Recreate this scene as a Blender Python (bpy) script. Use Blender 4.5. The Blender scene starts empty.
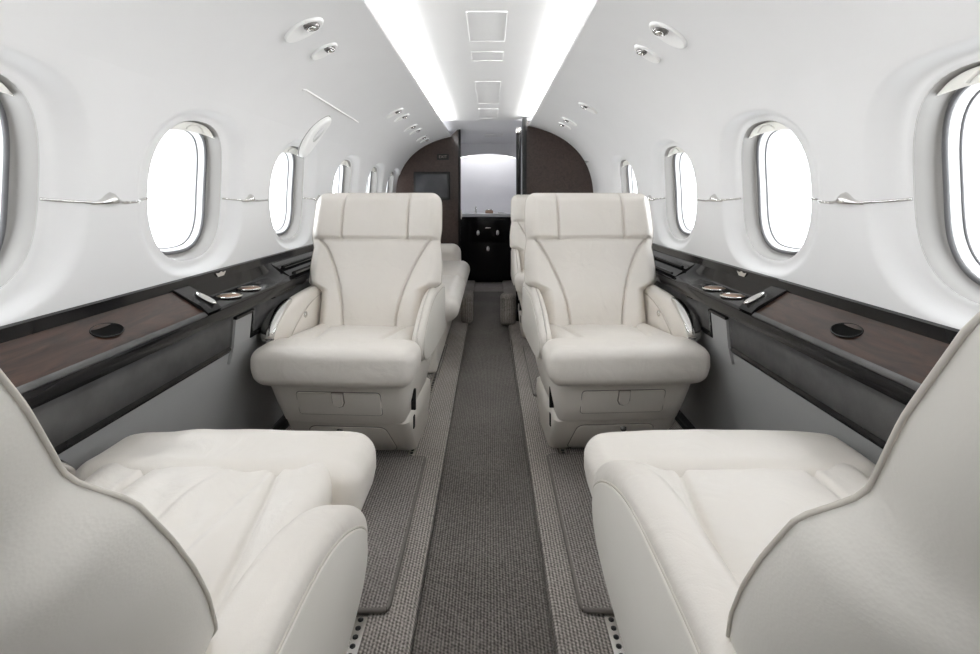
import bpy, bmesh, math, random
import numpy as np
from mathutils import Vector, Matrix, noise

random.seed(7)
scene = bpy.context.scene
COL = scene.collection
PI = math.pi

# ------------------------------------------------------------------ materials
def nodes_of(name):
    m = bpy.data.materials.new(name); m.use_nodes = True
    nt = m.node_tree
    return m, nt, nt.nodes['Principled BSDF']

def N(nt, kind, **kw):
    n = nt.nodes.new(kind)
    for k, v in kw.items():
        if k.startswith('i_'):
            n.inputs[k[2:].replace('_', ' ')].default_value = v
        else:
            setattr(n, k, v)
    return n

def mat_plain(name, col, rough=.5, metal=0., coat=0., spec=.5, noise_amt=.03, noise_scale=6., bump=0., bump_scale=200.):
    m, nt, b = nodes_of(name)
    tc = N(nt, 'ShaderNodeTexCoord')
    nz = N(nt, 'ShaderNodeTexNoise', i_Scale=noise_scale, i_Detail=3.)
    nt.links.new(tc.outputs['Object'], nz.inputs['Vector'])
    rmp = N(nt, 'ShaderNodeValToRGB')
    lo = [max(0, c * (1 - noise_amt)) for c in col]; hi = [min(1, c * (1 + noise_amt)) for c in col]
    rmp.color_ramp.elements[0].position = .3; rmp.color_ramp.elements[1].position = .7
    rmp.color_ramp.elements[0].color = (*lo, 1); rmp.color_ramp.elements[1].color = (*hi, 1)
    nt.links.new(nz.outputs['Fac'], rmp.inputs['Fac'])
    nt.links.new(rmp.outputs['Color'], b.inputs['Base Color'])
    b.inputs['Roughness'].default_value = rough
    b.inputs['Metallic'].default_value = metal
    b.inputs['Coat Weight'].default_value = coat
    b.inputs['Coat Roughness'].default_value = .06
    b.inputs['Specular IOR Level'].default_value = spec
    if bump > 0:
        n2 = N(nt, 'ShaderNodeTexNoise', i_Scale=bump_scale, i_Detail=2.)
        nt.links.new(tc.outputs['Object'], n2.inputs['Vector'])
        bp = N(nt, 'ShaderNodeBump', i_Strength=bump, i_Distance=.002)
        nt.links.new(n2.outputs['Fac'], bp.inputs['Height'])
        nt.links.new(bp.outputs['Normal'], b.inputs['Normal'])
    return m

def mat_leather(name, col, rough=.37, wrinkle=.35, wscale=9.):
    m, nt, b = nodes_of(name)
    tc = N(nt, 'ShaderNodeTexCoord')
    big = N(nt, 'ShaderNodeTexNoise', i_Scale=5., i_Detail=4.)
    nt.links.new(tc.outputs['Object'], big.inputs['Vector'])
    rmp = N(nt, 'ShaderNodeValToRGB')
    rmp.color_ramp.elements[0].position = .25; rmp.color_ramp.elements[1].position = .75
    rmp.color_ramp.elements[0].color = (col[0] * .95, col[1] * .945, col[2] * .93, 1)
    rmp.color_ramp.elements[1].color = (*col, 1)
    nt.links.new(big.outputs['Fac'], rmp.inputs['Fac'])
    nt.links.new(rmp.outputs['Color'], b.inputs['Base Color'])
    b.inputs['Roughness'].default_value = rough
    b.inputs['Specular IOR Level'].default_value = .45
    fine = N(nt, 'ShaderNodeTexVoronoi', i_Scale=420.)
    nt.links.new(tc.outputs['Object'], fine.inputs['Vector'])
    wr = N(nt, 'ShaderNodeTexNoise', i_Scale=wscale, i_Detail=5., i_Distortion=1.4)
    nt.links.new(tc.outputs['Object'], wr.inputs['Vector'])
    b1 = N(nt, 'ShaderNodeBump', i_Strength=wrinkle, i_Distance=.012)
    nt.links.new(wr.outputs['Fac'], b1.inputs['Height'])
    b2 = N(nt, 'ShaderNodeBump', i_Strength=.12, i_Distance=.001)
    nt.links.new(fine.outputs['Distance'], b2.inputs['Height'])
    nt.links.new(b1.outputs['Normal'], b2.inputs['Normal'])
    nt.links.new(b2.outputs['Normal'], b.inputs['Normal'])
    return m

def mat_carpet(name, dark, light, pitch=.008, contrast=1., bump=.9):
    """ribbed loop pile: ribs along Y, loops along each rib"""
    m, nt, b = nodes_of(name)
    tc = N(nt, 'ShaderNodeTexCoord')
    sp = N(nt, 'ShaderNodeSeparateXYZ'); nt.links.new(tc.outputs['Object'], sp.inputs[0])
    wx = N(nt, 'ShaderNodeMath', operation='MULTIPLY'); wx.inputs[1].default_value = 2 * PI / pitch
    nt.links.new(sp.outputs['X'], wx.inputs[0])
    sx = N(nt, 'ShaderNodeMath', operation='SINE'); nt.links.new(wx.outputs[0], sx.inputs[0])
    wy = N(nt, 'ShaderNodeMath', operation='MULTIPLY'); wy.inputs[1].default_value = 2 * PI / (pitch * 1.1)
    nt.links.new(sp.outputs['Y'], wy.inputs[0])
    # offset neighbouring loops
    hx = N(nt, 'ShaderNodeMath', operation='MULTIPLY'); hx.inputs[1].default_value = .5
    nt.links.new(wx.outputs[0], hx.inputs[0])
    ad = N(nt, 'ShaderNodeMath', operation='ADD'); nt.links.new(wy.outputs[0], ad.inputs[0]); nt.links.new(hx.outputs[0], ad.inputs[1])
    sy = N(nt, 'ShaderNodeMath', operation='SINE'); nt.links.new(ad.outputs[0], sy.inputs[0])
    s5 = N(nt, 'ShaderNodeMath', operation='MULTIPLY'); s5.inputs[1].default_value = .55
    nt.links.new(sy.outputs[0], s5.inputs[0])
    hh = N(nt, 'ShaderNodeMath', operation='ADD'); nt.links.new(sx.outputs[0], hh.inputs[0]); nt.links.new(s5.outputs[0], hh.inputs[1])
    nz = N(nt, 'ShaderNodeTexNoise', i_Scale=150., i_Detail=3.)
    nt.links.new(tc.outputs['Object'], nz.inputs['Vector'])
    n2 = N(nt, 'ShaderNodeTexNoise', i_Scale=3., i_Detail=2.)
    nt.links.new(tc.outputs['Object'], n2.inputs['Vector'])
    mx = N(nt, 'ShaderNodeMath', operation='MULTIPLY_ADD'); mx.inputs[1].default_value = .17 * contrast; mx.inputs[2].default_value = -.12
    nt.links.new(hh.outputs[0], mx.inputs[0])
    m2 = N(nt, 'ShaderNodeMath', operation='ADD'); nt.links.new(mx.outputs[0], m2.inputs[0]); nt.links.new(nz.outputs['Fac'], m2.inputs[1])
    m3 = N(nt, 'ShaderNodeMath', operation='MULTIPLY_ADD'); m3.inputs[1].default_value = .25; 
    nt.links.new(n2.outputs['Fac'], m3.inputs[0]); nt.links.new(m2.outputs[0], m3.inputs[2])
    rmp = N(nt, 'ShaderNodeValToRGB')
    rmp.color_ramp.elements[0].position = .28; rmp.color_ramp.elements[1].position = .85
    rmp.color_ramp.elements[0].color = (*dark, 1); rmp.color_ramp.elements[1].color = (*light, 1)
    nt.links.new(m3.outputs[0], rmp.inputs['Fac'])
    nt.links.new(rmp.outputs['Color'], b.inputs['Base Color'])
    b.inputs['Roughness'].default_value = .95
    b.inputs['Specular IOR Level'].default_value = .1
    bp = N(nt, 'ShaderNodeBump', i_Strength=bump, i_Distance=.003)
    nt.links.new(m2.outputs[0], bp.inputs['Height'])
    nt.links.new(bp.outputs['Normal'], b.inputs['Normal'])
    return m

def mat_wood(name, dark, light):
    m, nt, b = nodes_of(name)
    tc = N(nt, 'ShaderNodeTexCoord')
    mp = N(nt, 'ShaderNodeMapping'); mp.inputs['Scale'].default_value = (9., 1.3, 9.)
    nt.links.new(tc.outputs['Object'], mp.inputs['Vector'])
    nz = N(nt, 'ShaderNodeTexNoise', i_Scale=3.5, i_Detail=8., i_Distortion=1.6)
    nz.inputs['Roughness'].default_value = .65
    nt.links.new(mp.outputs[0], nz.inputs['Vector'])
    rmp = N(nt, 'ShaderNodeValToRGB')
    rmp.color_ramp.elements[0].position = .3; rmp.color_ramp.elements[1].position = .72
    rmp.color_ramp.elements[0].color = (*dark, 1); rmp.color_ramp.elements[1].color = (*light, 1)
    nt.links.new(nz.outputs['Fac'], rmp.inputs['Fac'])
    nt.links.new(rmp.outputs['Color'], b.inputs['Base Color'])
    b.inputs['Roughness'].default_value = .28
    b.inputs['Specular IOR Level'].default_value = .3
    b.inputs['Coat Weight'].default_value = .25
    b.inputs['Coat Roughness'].default_value = .05
    return m

def mat_emit(name, col, s):
    m, nt, b = nodes_of(name)
    b.inputs['Base Color'].default_value = (*col, 1)
    b.inputs['Emission Color'].default_value = (*col, 1)
    b.inputs['Emission Strength'].default_value = s
    return m

def mat_pane(name):
    m = bpy.data.materials.new(name); m.use_nodes = True
    nt = m.node_tree; nt.nodes.clear()
    out = N(nt, 'ShaderNodeOutputMaterial')
    tr = N(nt, 'ShaderNodeBsdfTransparent'); tr.inputs[0].default_value = (.97, .98, .985, 1)
    gl = N(nt, 'ShaderNodeBsdfGlossy'); gl.inputs['Roughness'].default_value = .03
    lw = N(nt, 'ShaderNodeLayerWeight'); lw.inputs['Blend'].default_value = .25
    fr = N(nt, 'ShaderNodeMath', operation='MULTIPLY'); fr.inputs[1].default_value = .12
    nt.links.new(lw.outputs['Facing'], fr.inputs[0])
    mx = N(nt, 'ShaderNodeMixShader')
    nt.links.new(fr.outputs[0], mx.inputs[0]); nt.links.new(tr.outputs[0], mx.inputs[1]); nt.links.new(gl.outputs[0], mx.inputs[2])
    nt.links.new(mx.outputs[0], out.inputs['Surface'])
    return m

M = {}
M['white'] = mat_plain('bright_white_plastic', (.90, .90, .89), .4, noise_amt=.005)
M['wall'] = mat_plain('wall_vinyl', (.775, .775, .778), .5, noise_amt=.008, bump=.05, bump_scale=500)
M['ceil'] = mat_plain('ceiling_vinyl', (.88, .88, .88), .55, noise_amt=.006)
M['leather'] = mat_leather('ivory_leather', (.79, .752, .705))
M['leather_soft'] = mat_leather('ivory_leather_creased', (.80, .765, .72), .38, .5, 9.)
M['shell'] = mat_leather('ivory_shell_leather', (.75, .725, .68), .5, .02, 3.)
M['plastic'] = mat_plain('ivory_plastic', (.78, .745, .69), .45, noise_amt=.01)
M['stitch'] = mat_plain('beige_piping', (.58, .545, .49), .6)
M['seam'] = mat_plain('seam_shadow_gap', (.25, .23, .21), .7)
M['black'] = mat_plain('black_gloss_lacquer', (.008, .0075, .008), .10, coat=.0, spec=.17)
M['blackmat'] = mat_plain('black_rubber', (.010, .010, .010), .5, spec=.25)
M['wood'] = mat_wood('dark_burl_veneer', (.008, .004, .003), (.062, .030, .019))
M['suede'] = mat_plain('charcoal_suede', (.085, .083, .082), .85, noise_amt=.22, noise_scale=14., bump=.3, bump_scale=300)
M['lower'] = mat_plain('grey_side_panel', (.31, .312, .31), .7, noise_amt=.02, bump=.2, bump_scale=300)
M['chrome'] = mat_plain('brushed_chrome', (.72, .71, .69), .16, metal=1., noise_amt=.05)
M['copper'] = mat_plain('copper_liner', (.36, .24, .17), .4, metal=.3)
M['runner'] = mat_carpet('dark_aisle_carpet', (.062, .056, .052), (.235, .218, .202), .0085, 1.)
M['carpet'] = mat_carpet('grey_cabin_carpet', (.125, .114, .105), (.53, .49, .455), .009, 1.)
M['rug'] = mat_carpet('taupe_rug', (.10, .091, .084), (.40, .37, .35), .009, 1.)
M['binding'] = mat_plain('rug_binding', (.16, .145, .132), .9)
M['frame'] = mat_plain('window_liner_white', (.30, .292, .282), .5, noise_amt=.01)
M['bezel'] = mat_plain('window_bezel_white', (.80, .81, .82), .35, noise_amt=.01)
M['gasket'] = mat_plain('grey_gasket', (.10, .10, .105), .5)
M['shade'] = mat_plain('shade_cream', (.84, .83, .79), .5, noise_amt=.01)
M['pane'] = mat_pane('clear_pane')
M['brown'] = mat_wood('dark_brown_bulkhead', (.020, .0125, .0105), (.056, .036, .030))
M['screen'] = mat_plain('dark_screen', (.035, .037, .042), .25, coat=.1, noise_amt=.25, noise_scale=9)
M['galley_white'] = mat_plain('galley_white', (.82, .82, .84), .4, noise_amt=.01)
M['cove'] = mat_emit('cove_light_tube', (1, .99, .975), 82.)
M['galley_lamp'] = mat_emit('galley_lamp', (1, 1, 1), 34.)
M['lens'] = mat_plain('smoked_lens', (.18, .17, .165), .12, metal=.5, coat=1.)
M['grille'] = mat_plain('speaker_grille_white', (.72, .72, .72), .6, noise_amt=.15, noise_scale=260)
M['hole_shade'] = mat_plain('hole_shade_black', (.003, .003, .003), .8, spec=.05)
M['text'] = mat_plain('dim_lettering', (.22, .19, .17), .5)
M['sill'] = mat_plain('beige_wall_dark', (.62, .60, .57), .6)

# ------------------------------------------------------------------ mesh helpers
def link(o, parent=None):
    COL.objects.link(o)
    if parent is not None: o.parent = parent
    return o

def mesh_obj(name, V, F, mat, parent=None, smooth=True, merge=0.0, autosharp=None, flip=False):
    bm = bmesh.new()
    vs = [bm.verts.new(tuple(v)) for v in V]
    for f in F:
        if len(set(f)) < 3: continue
        try: bm.faces.new([vs[i] for i in f])
        except ValueError: pass
    if merge > 0: bmesh.ops.remove_doubles(bm, verts=bm.verts, dist=merge)
    bmesh.ops.recalc_face_normals(bm, faces=bm.faces)
    if flip: bmesh.ops.reverse_faces(bm, faces=bm.faces)
    me = bpy.data.meshes.new(name); bm.to_mesh(me); bm.free()
    me.materials.append(mat)
    if smooth:
        for p in me.polygons: p.use_smooth = True
        if autosharp is not None:
            try: me.set_sharp_from_angle(angle=math.radians(autosharp))
            except Exception: pass
    return link(bpy.data.objects.new(name, me), parent)

def tag(o, label=None, cat=None, group=None, kind=None):
    if label: o['label'] = label
    if cat: o['category'] = cat
    if group: o['group'] = group
    if kind: o['kind'] = kind
    return o

def thing(name, loc, label, cat, group=None, kind=None, rz=0.):
    o = bpy.data.objects.new(name, None); COL.objects.link(o)
    o.empty_display_size = .1
    o.location = loc; o.rotation_euler = (0, 0, rz)
    return tag(o, label, cat, group, kind)

class MB:
    """collects pieces of ONE part"""
    def __init__(s): s.V = []; s.F = []
    def add(s, V, F):
        b = len(s.V); s.V.extend([tuple(v) for v in V]); s.F.extend([tuple(i + b for i in f) for f in F]); return s
    def box(s, x0, x1, y0, y1, z0, z1, r=.0, k=2):
        if r <= 0:
            V = [(x, y, z) for x in (x0, x1) for y in (y0, y1) for z in (z0, z1)]
            F = [(0, 1, 3, 2), (4, 6, 7, 5), (0, 4, 5, 1), (2, 3, 7, 6), (0, 2, 6, 4), (1, 5, 7, 3)]
            return s.add(V, F)
        V, F = rbox((x1 - x0) / 2, (y1 - y0) / 2, (z1 - z0) / 2, min(r, abs(x1 - x0) / 2 - 1e-5, abs(y1 - y0) / 2 - 1e-5, abs(z1 - z0) / 2 - 1e-5), (1, 1, 1), k)
        c = ((x0 + x1) / 2, (y0 + y1) / 2, (z0 + z1) / 2)
        return s.add([(v[0] + c[0], v[1] + c[1], v[2] + c[2]) for v in V], F)
    def tube(s, pts, r, n=8, closed=False):
        V, F = tube(pts, r, n, closed); return s.add(V, F)
    def lathe(s, prof, c, axis=(0, 0, 1), n=24, sx=1., sy=1.):
        V, F = lathe(prof, c, axis, n, sx, sy); return s.add(V, F)
    def obj(s, name, mat, parent=None, **kw): return mesh_obj(name, s.V, s.F, mat, parent, **kw)

def rbox(hx, hy, hz, r, n=(1, 1, 1), k=4, deform=None):
    H = (hx, hy, hz)
    def axis(h, nn):
        out = []
        for i in range(k): 
            a = -PI / 4 + (PI / 4) * i / k
            out.append((-(h - r), math.tan(a)))
        for i in range(nn + 1):
            out.append((-(h - r) + 2 * (h - r) * i / nn, 0.))
        for i in range(1, k + 1):
            a = (PI / 4) * i / k
            out.append(((h - r), math.tan(a)))
        return out
    A = [axis(H[i], n[i]) for i in range(3)]
    V = []; F = []; idx = {}
    def vid(p):
        key = (round(p[0] * 2e5), round(p[1] * 2e5), round(p[2] * 2e5))
        if key not in idx: idx[key] = len(V); V.append(p)
        return idx[key]
    for ax in range(3):
        b, c = (ax + 1) % 3, (ax + 2) % 3
        for sg in (-1, 1):
            g = []
            for (ib, tb) in A[b]:
                row = []
                for (ic, tc) in A[c]:
                    d = [0, 0, 0]; d[ax] = sg; d[b] = tb; d[c] = tc
                    l = math.sqrt(1 + tb * tb + tc * tc)
                    p = [0, 0, 0]; p[ax] = sg * (H[ax] - r); p[b] = ib; p[c] = ic
                    row.append(vid(tuple(p[i] + r * d[i] / l for i in range(3))))
                g.append(row)
            for i in range(len(g) - 1):
                for j in range(len(g[0]) - 1):
                    f = (g[i][j], g[i + 1][j], g[i + 1][j + 1], g[i][j + 1])
                    F.append(f if sg > 0 else f[::-1])
    if deform: V = [deform(*v) for v in V]
    return V, F

def tube(pts, r, n=8, closed=False):
    P = [Vector(p) for p in pts]; m = len(P); V = []; F = []
    up = None
    for i in range(m):
        a = P[i - 1] if (i > 0 or closed) else P[i]
        b = P[(i + 1) % m] if (i < m - 1 or closed) else P[i]
        t = (b - a).normalized()
        if up is None:
            up = t.orthogonal().normalized()
        up = (up - t * up.dot(t)).normalized()
        sd = t.cross(up)
        rr = r[i] if isinstance(r, (list, tuple)) else r
        for j in range(n):
            an = 2 * PI * j / n
            V.append(P[i] + (up * math.cos(an) + sd * math.sin(an)) * rr)
    for i in range(m if closed else m - 1):
        i2 = (i + 1) % m
        for j in range(n):
            F.append((i * n + j, i * n + (j + 1) % n, i2 * n + (j + 1) % n, i2 * n + j))
    if not closed:
        F.append(tuple(range(n))[::-1]); F.append(tuple((m - 1) * n + j for j in range(n)))
    return V, F

def lathe(prof, c, axis=(0, 0, 1), n=24, sx=1., sy=1.):
    """prof: (radius, height) along axis"""
    ax = Vector(axis).normalized()
    q = Vector((0, 0, 1)).rotation_difference(ax)
    V = []; F = []
    for (r, h) in prof:
        for j in range(n):
            a = 2 * PI * j / n
            V.append(Vector(c) + q @ Vector((r * sx * math.cos(a), r * sy * math.sin(a), h)))
    for i in range(len(prof) - 1):
        for j in range(n):
            F.append((i * n + j, i * n + (j + 1) % n, (i + 1) * n + (j + 1) % n, (i + 1) * n + j))
    if prof[0][0] > 1e-6: F.append(tuple(range(n))[::-1])
    if prof[-1][0] > 1e-6: F.append(tuple((len(prof) - 1) * n + j for j in range(n)))
    return V, F

def chaikin(pts, it=2, closed=True):
    for _ in range(it):
        out = []
        m = len(pts)
        rng = range(m) if closed else range(m - 1)
        if not closed: out.append(pts[0])
        for i in rng:
            a, b = pts[i], pts[(i + 1) % m]
            out.append(tuple(.75 * x + .25 * y for x, y in zip(a, b)))
            out.append(tuple(.25 * x + .75 * y for x, y in zip(a, b)))
        if not closed: out.append(pts[-1])
        pts = out
    return pts

def inset(poly, d):
    m = len(poly); area = 0
    for i in range(m):
        a, b = poly[i], poly[(i + 1) % m]; area += a[0] * b[1] - b[0] * a[1]
    sg = 1 if area > 0 else -1
    out = []
    for i in range(m):
        a, b = Vector(poly[i - 1]), Vector(poly[(i + 1) % m])
        t = (b - a)
        if t.length < 1e-9: out.append(poly[i]); continue
        t.normalize()
        nrm = Vector((-t.y, t.x)) * sg
        out.append((poly[i][0] + nrm.x * d, poly[i][1] + nrm.y * d))
    return out

def fin(outline, x0, x1, r, k=5, f=None):
    """outline (y,z) extruded from x0 to x1 with rounded rims"""
    rings = []
    for i in range(k + 1):
        a = PI / 2 * i / k
        rings.append((x0 + r * (1 - math.sin(a)), r * (1 - math.cos(a))))
    rings = rings[::-1]
    L = [(x0 + r - r * math.cos(PI / 2 * i / k), r - r * math.sin(PI / 2 * i / k)) for i in range(k + 1)]
    R = [(x1 - r + r * math.cos(PI / 2 * i / k), r - r * math.sin(PI / 2 * i / k)) for i in range(k, -1, -1)]
    V = []; F = []; m = len(outline)
    LR = L + R
    for (x, d) in LR:
        for (y, z) in inset(outline, d): V.append((x, y, z))
    for i in range(len(LR) - 1):
        for j in range(m):
            F.append((i * m + j, i * m + (j + 1) % m, (i + 1) * m + (j + 1) % m, (i + 1) * m + j))
    F.append(tuple(range(m))); F.append(tuple((len(LR) - 1) * m + j for j in range(m))[::-1])
    return V, F

def loft(rings, cap=True):
    m = len(rings[0]); V = [p for r in rings for p in r]; F = []
    for i in range(len(rings) - 1):
        for j in range(m):
            F.append((i * m + j, i * m + (j + 1) % m, (i + 1) * m + (j + 1) % m, (i + 1) * m + j))
    if cap:
        F.append(tuple(range(m))[::-1]); F.append(tuple((len(rings) - 1) * m + j for j in range(m)))
    return V, F

def rrect(x0, x1, y0, y1, r, z, k=5):
    out = []
    for (cx, cy, a0) in ((x1 - r, y1 - r, 0), (x0 + r, y1 - r, 90), (x0 + r, y0 + r, 180), (x1 - r, y0 + r, 270)):
        for i in range(k + 1):
            a = math.radians(a0 + 90 * i / k)
            out.append((cx + r * math.cos(a), cy + r * math.sin(a), z))
    return out

def grid_faces(nr, nc, closed=False):
    F = []
    for i in range(nr - 1):
        for j in range(nc if closed else nc - 1):
            j2 = (j + 1) % nc
            F.append((i * nc + j, i * nc + j2, (i + 1) * nc + j2, (i + 1) * nc + j))
    return F

# ------------------------------------------------------------------ camera
CX, H = .03, 1.05
FPX, VU, VV = 520., 490., 197.
cam_d = bpy.data.cameras.new('camera'); cam = bpy.data.objects.new('camera', cam_d); COL.objects.link(cam)
cam_d.sensor_width = 36.; cam_d.lens = FPX / 980. * 36.
cam_d.shift_y = -(327. - VV) / 980.; cam_d.shift_x = (490. - VU) / 980.
cam.location = (CX, 0, H); cam.rotation_euler = (PI / 2, 0, 0)
cam_d.clip_start = .01
scene.camera = cam

# ------------------------------------------------------------------ cabin section
A_, B_, ZC, EXP = .91, .68, 1.0, 2.5
def _sec_table():
    pts = []
    for i in range(41):
        t = i / 40; pts.append((.905 + .005 * t, .795 + (ZC - .795) * t))
    for i in range(1, 400):
        x = A_ * math.cos(PI / 2 * i / 400) ** (2 / EXP); z = ZC + B_ * math.sin(PI / 2 * i / 400) ** (2 / EXP)
        if x < .356: break
        pts.append((x, z))
    S = [0]
    for i in range(1, len(pts)):
        S.append(S[-1] + math.hypot(pts[i][0] - pts[i - 1][0], pts[i][1] - pts[i - 1][1]))
    return np.array(pts), np.array(S)
SP, SS = _sec_table()
SMAX = float(SS[-1])
def sec(s):
    return float(np.interp(s, SS, SP[:, 0])), float(np.interp(s, SS, SP[:, 1]))
def sec_n(s):
    a, b = sec(max(0, s - .01)), sec(min(SMAX, s + .01))
    t = (b[0] - a[0], b[1] - a[1]); l = math.hypot(*t)
    return (t[1] / l, -t[0] / l)       # outward
def s_of_z(z): return float(np.interp(z, SP[:, 1], SS))
def wp(sg, y, s, d=0.):
    x, z = sec(s); n = sec_n(s)
    return (sg * (x + n[0] * d), y, z + n[1] * d)

WY = [-1.45, -.67, .11, .922, 1.682, 2.505, 3.405, 4.225, 4.98]
YB, YF = {-1: -1.75, 1: -1.75}, {-1: 5.2, 1: 4.42}
SC = s_of_z(1.066)
STOP = SC + .30
OW, OH, DW, DH = .200, .218, .305, .268
NS = 20
def supell(a, b, n, ang):
    c, s = math.cos(ang), math.sin(ang)
    r = (abs(c / a) ** n + abs(s / b) ** n) ** (-1 / n)
    return r * c, r * s

def smooth(t): return t * t * (3 - 2 * t)

def build_wall(sg):
    nm = 'wall_left' if sg < 0 else 'wall_right'
    mb = MB()
    ys = [y for y in WY if y + .2 < YF[sg]]
    edges = [YB[sg]] + [(a + b) / 2 for a, b in zip(ys, ys[1:])] + [YF[sg]]
    SB = 0.
    for i, yc in enumerate(ys):
        y0, y1 = edges[i], edges[i + 1]
        # rectangle perimeter samples
        P = []
        for k in range(NS): P.append((y0 + (y1 - y0) * k / NS, SB))
        for k in range(NS): P.append((y1, SB + (STOP - SB) * k / NS))
        for k in range(NS): P.append((y1 - (y1 - y0) * k / NS, STOP))
        for k in range(NS): P.append((y0, STOP - (STOP - SB) * k / NS))
        rings = []
        ang = []
        for (y, s) in P:
            u = (y - yc) / (max(y1 - yc, .01) if y > yc else max(yc - y0, .01)) * DW
            v = (s - SC) / ((STOP - SC) if s > SC else (SC - SB)) * DH
            ang.append(math.atan2(v, u))
        spec = []
        for t in (0, .5, 1): spec.append(('B', t))
        NR = 12
        V = []
        for t in (0, .35, .7):
            for (y, s), a in zip(P, ang):
                dx, ds = supell(DW, DH, 2.6, a)
                V.append(wp(sg, y * (1 - t) + (yc + dx) * t, s * (1 - t) + (SC + ds) * t, 0))
        for j in range(NR + 1):
            t = j / NR
            for a in ang:
                dx, ds = supell(DW, DH, 2.6, a); ox, os = supell(OW, OH, 2.5, a)
                dep = .034 * smooth(min(1, t / .72)) if t < .72 else .034
                if t > .92: dep = .034 + .003 * (t - .92) / .08
                V.append(wp(sg, yc + dx * (1 - t) + ox * t, SC + ds * (1 - t) + os * t, dep))
        mb.add(V, grid_faces(3 + NR + 1, len(P), True))
    # upper strip
    rows = 30
    V = []
    yy = np.linspace(YB[sg], YF[sg], 8)
    for i in range(rows + 1):
        s = STOP + (SMAX - STOP) * i / rows
        for y in yy: V.append(wp(sg, y, s))
    xe, ze = sec(SMAX)
    for (x, z) in ((xe - .004, ze + .006), (xe - .002, ze + .013), (xe + .006, ze + .016), (xe + .12, ze + .018)):
        for y in yy: V.append((sg * x, y, z))
    mb.add(V, grid_faces(rows + 5, len(yy)))
    o = mb.obj(nm, M['wall'], merge=.0002, autosharp=40)
    tag(o, 'white curved cabin side wall on the %s pierced by oval windows' % ('left' if sg < 0 else 'right'), 'wall', kind='structure')
    return ys

LAB_ORD = ['out of view behind the seats', 'behind the camera', 'level with the near seat', 'nearest', 'second', 'third', 'fourth', 'fifth', 'sixth']
def build_window(sg, yc, num, ordw):
    side = 'left' if sg < 0 else 'right'
    c = wp(sg, yc, SC - .2, .04)
    root = thing('window_%d' % num, (0, 0, 0), '%s oval porthole of the %s wall with white liner and raised shade' % (ordw, side), 'window', kind='structure')
    n = 72; A = [2 * PI * i / n for i in range(n)]
    def ring(a, b, e, d): return [wp(sg, yc + supell(a, b, e, t)[0], SC + supell(a, b, e, t)[1], d) for t in A]
    # liner (reveal)
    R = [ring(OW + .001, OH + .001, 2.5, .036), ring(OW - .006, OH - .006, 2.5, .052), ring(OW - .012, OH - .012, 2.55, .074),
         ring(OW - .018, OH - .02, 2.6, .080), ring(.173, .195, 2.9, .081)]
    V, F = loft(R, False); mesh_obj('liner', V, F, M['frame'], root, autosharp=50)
    g = MB()
    g.tube(ring(.171, .193, 2.9, .081), .006, 8, True)
    g.obj('gasket', M['gasket'], root)
    R = [ring(.168, .191, 2.9, .080), ring(.162, .184, 2.9, .086), ring(.157, .179, 2.9, .100)]
    V, F = loft(R, False); mesh_obj('bezel', V, F, M['bezel'], root, autosharp=50)
    g = MB(); g.tube(ring(.157, .179, 2.9, .101), .003, 6, True); g.obj('pane_seal', M['gasket'], root)
    R = [ring(.157, .179, 2.9, .102), ring(.152, .174, 2.9, .112), ring(.147, .168, 2.9, .122)]
    V, F = loft(R, False); mesh_obj('outer_bezel', V, F, M['bezel'], root, autosharp=50)
    def disc(a, b, e, d0, d1):
        r0, r1 = ring(a, b, e, d0), ring(a, b, e, d1)
        c0, c1 = wp(sg, yc, SC, d0), wp(sg, yc, SC, d1)
        V = r0 + r1 + [c0, c1]; F = []
        for i in range(n):
            j = (i + 1) % n
            F += [(i, j, 2 * n), (n + j, n + i, 2 * n + 1), (i, n + i, n + j, j)]
        return V, F
    V, F = disc(.148, .169, 2.9, .118, .121); mesh_obj('pane', V, F, M['pane'], root)
    # raised shade: its lower edge shows at the top of the reveal
    lo = .176; V = []; F = []
    aa, bb, e = OW - .010, OH - .008, 2.5
    ys_ = []
    m = 24
    half = aa * (1 - (lo / bb) ** e) ** (1 / e)
    top = []
    for i in range(m + 1):
        y = -half + 2 * half * i / m
        top.append((y, bb * (1 - min(.9999, abs(y / aa)) ** e) ** (1 / e)))
    for d in (.050, .060):
        for (y, s) in top: V.append(wp(sg, yc + y, SC + s, d))
        for (y, s) in top: V.append(wp(sg, yc + y, SC + lo + .006 * (1 - (y / half) ** 2), d - .004))
    k = m + 1
    for i in range(m):
        F += [(i, i + 1, k + i + 1, k + i), (2 * k + i, 2 * k + i + 1, 3 * k + i + 1, 3 * k + i), (k + i, k + i + 1, 3 * k + i + 1, 3 * k + i), (i, i + 1, 2 * k + i + 1, 2 * k + i)]
    sh = mesh_obj('shade', V, F, M['shade'], root, autosharp=40)
    tb = MB()
    tp = [wp(sg, yc + .05 * t, SC + lo + .012 + .018 * (1 - t * t), .046) for t in np.linspace(-1, 1, 13)]
    tb.tube(tp, .0035, 6); tb.obj('pull_lip', M['shade'], sh)
    return root

num = 0
WINS = []
for sg in (-1, 1):
    ys = build_wall(sg)
    for yc in ys:
        num += 1
        k = WY.index(yc)
        if k >= 3: w = ['Nearest', 'Second nearest', 'Third', 'Fourth', 'Fifth', 'Sixth'][k - 3]
        else: w = ['Rearmost', 'Next to rearmost', 'Unseen middle'][k]
        build_window(sg, yc, num, w)
        WINS.append((sg, yc))

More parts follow.
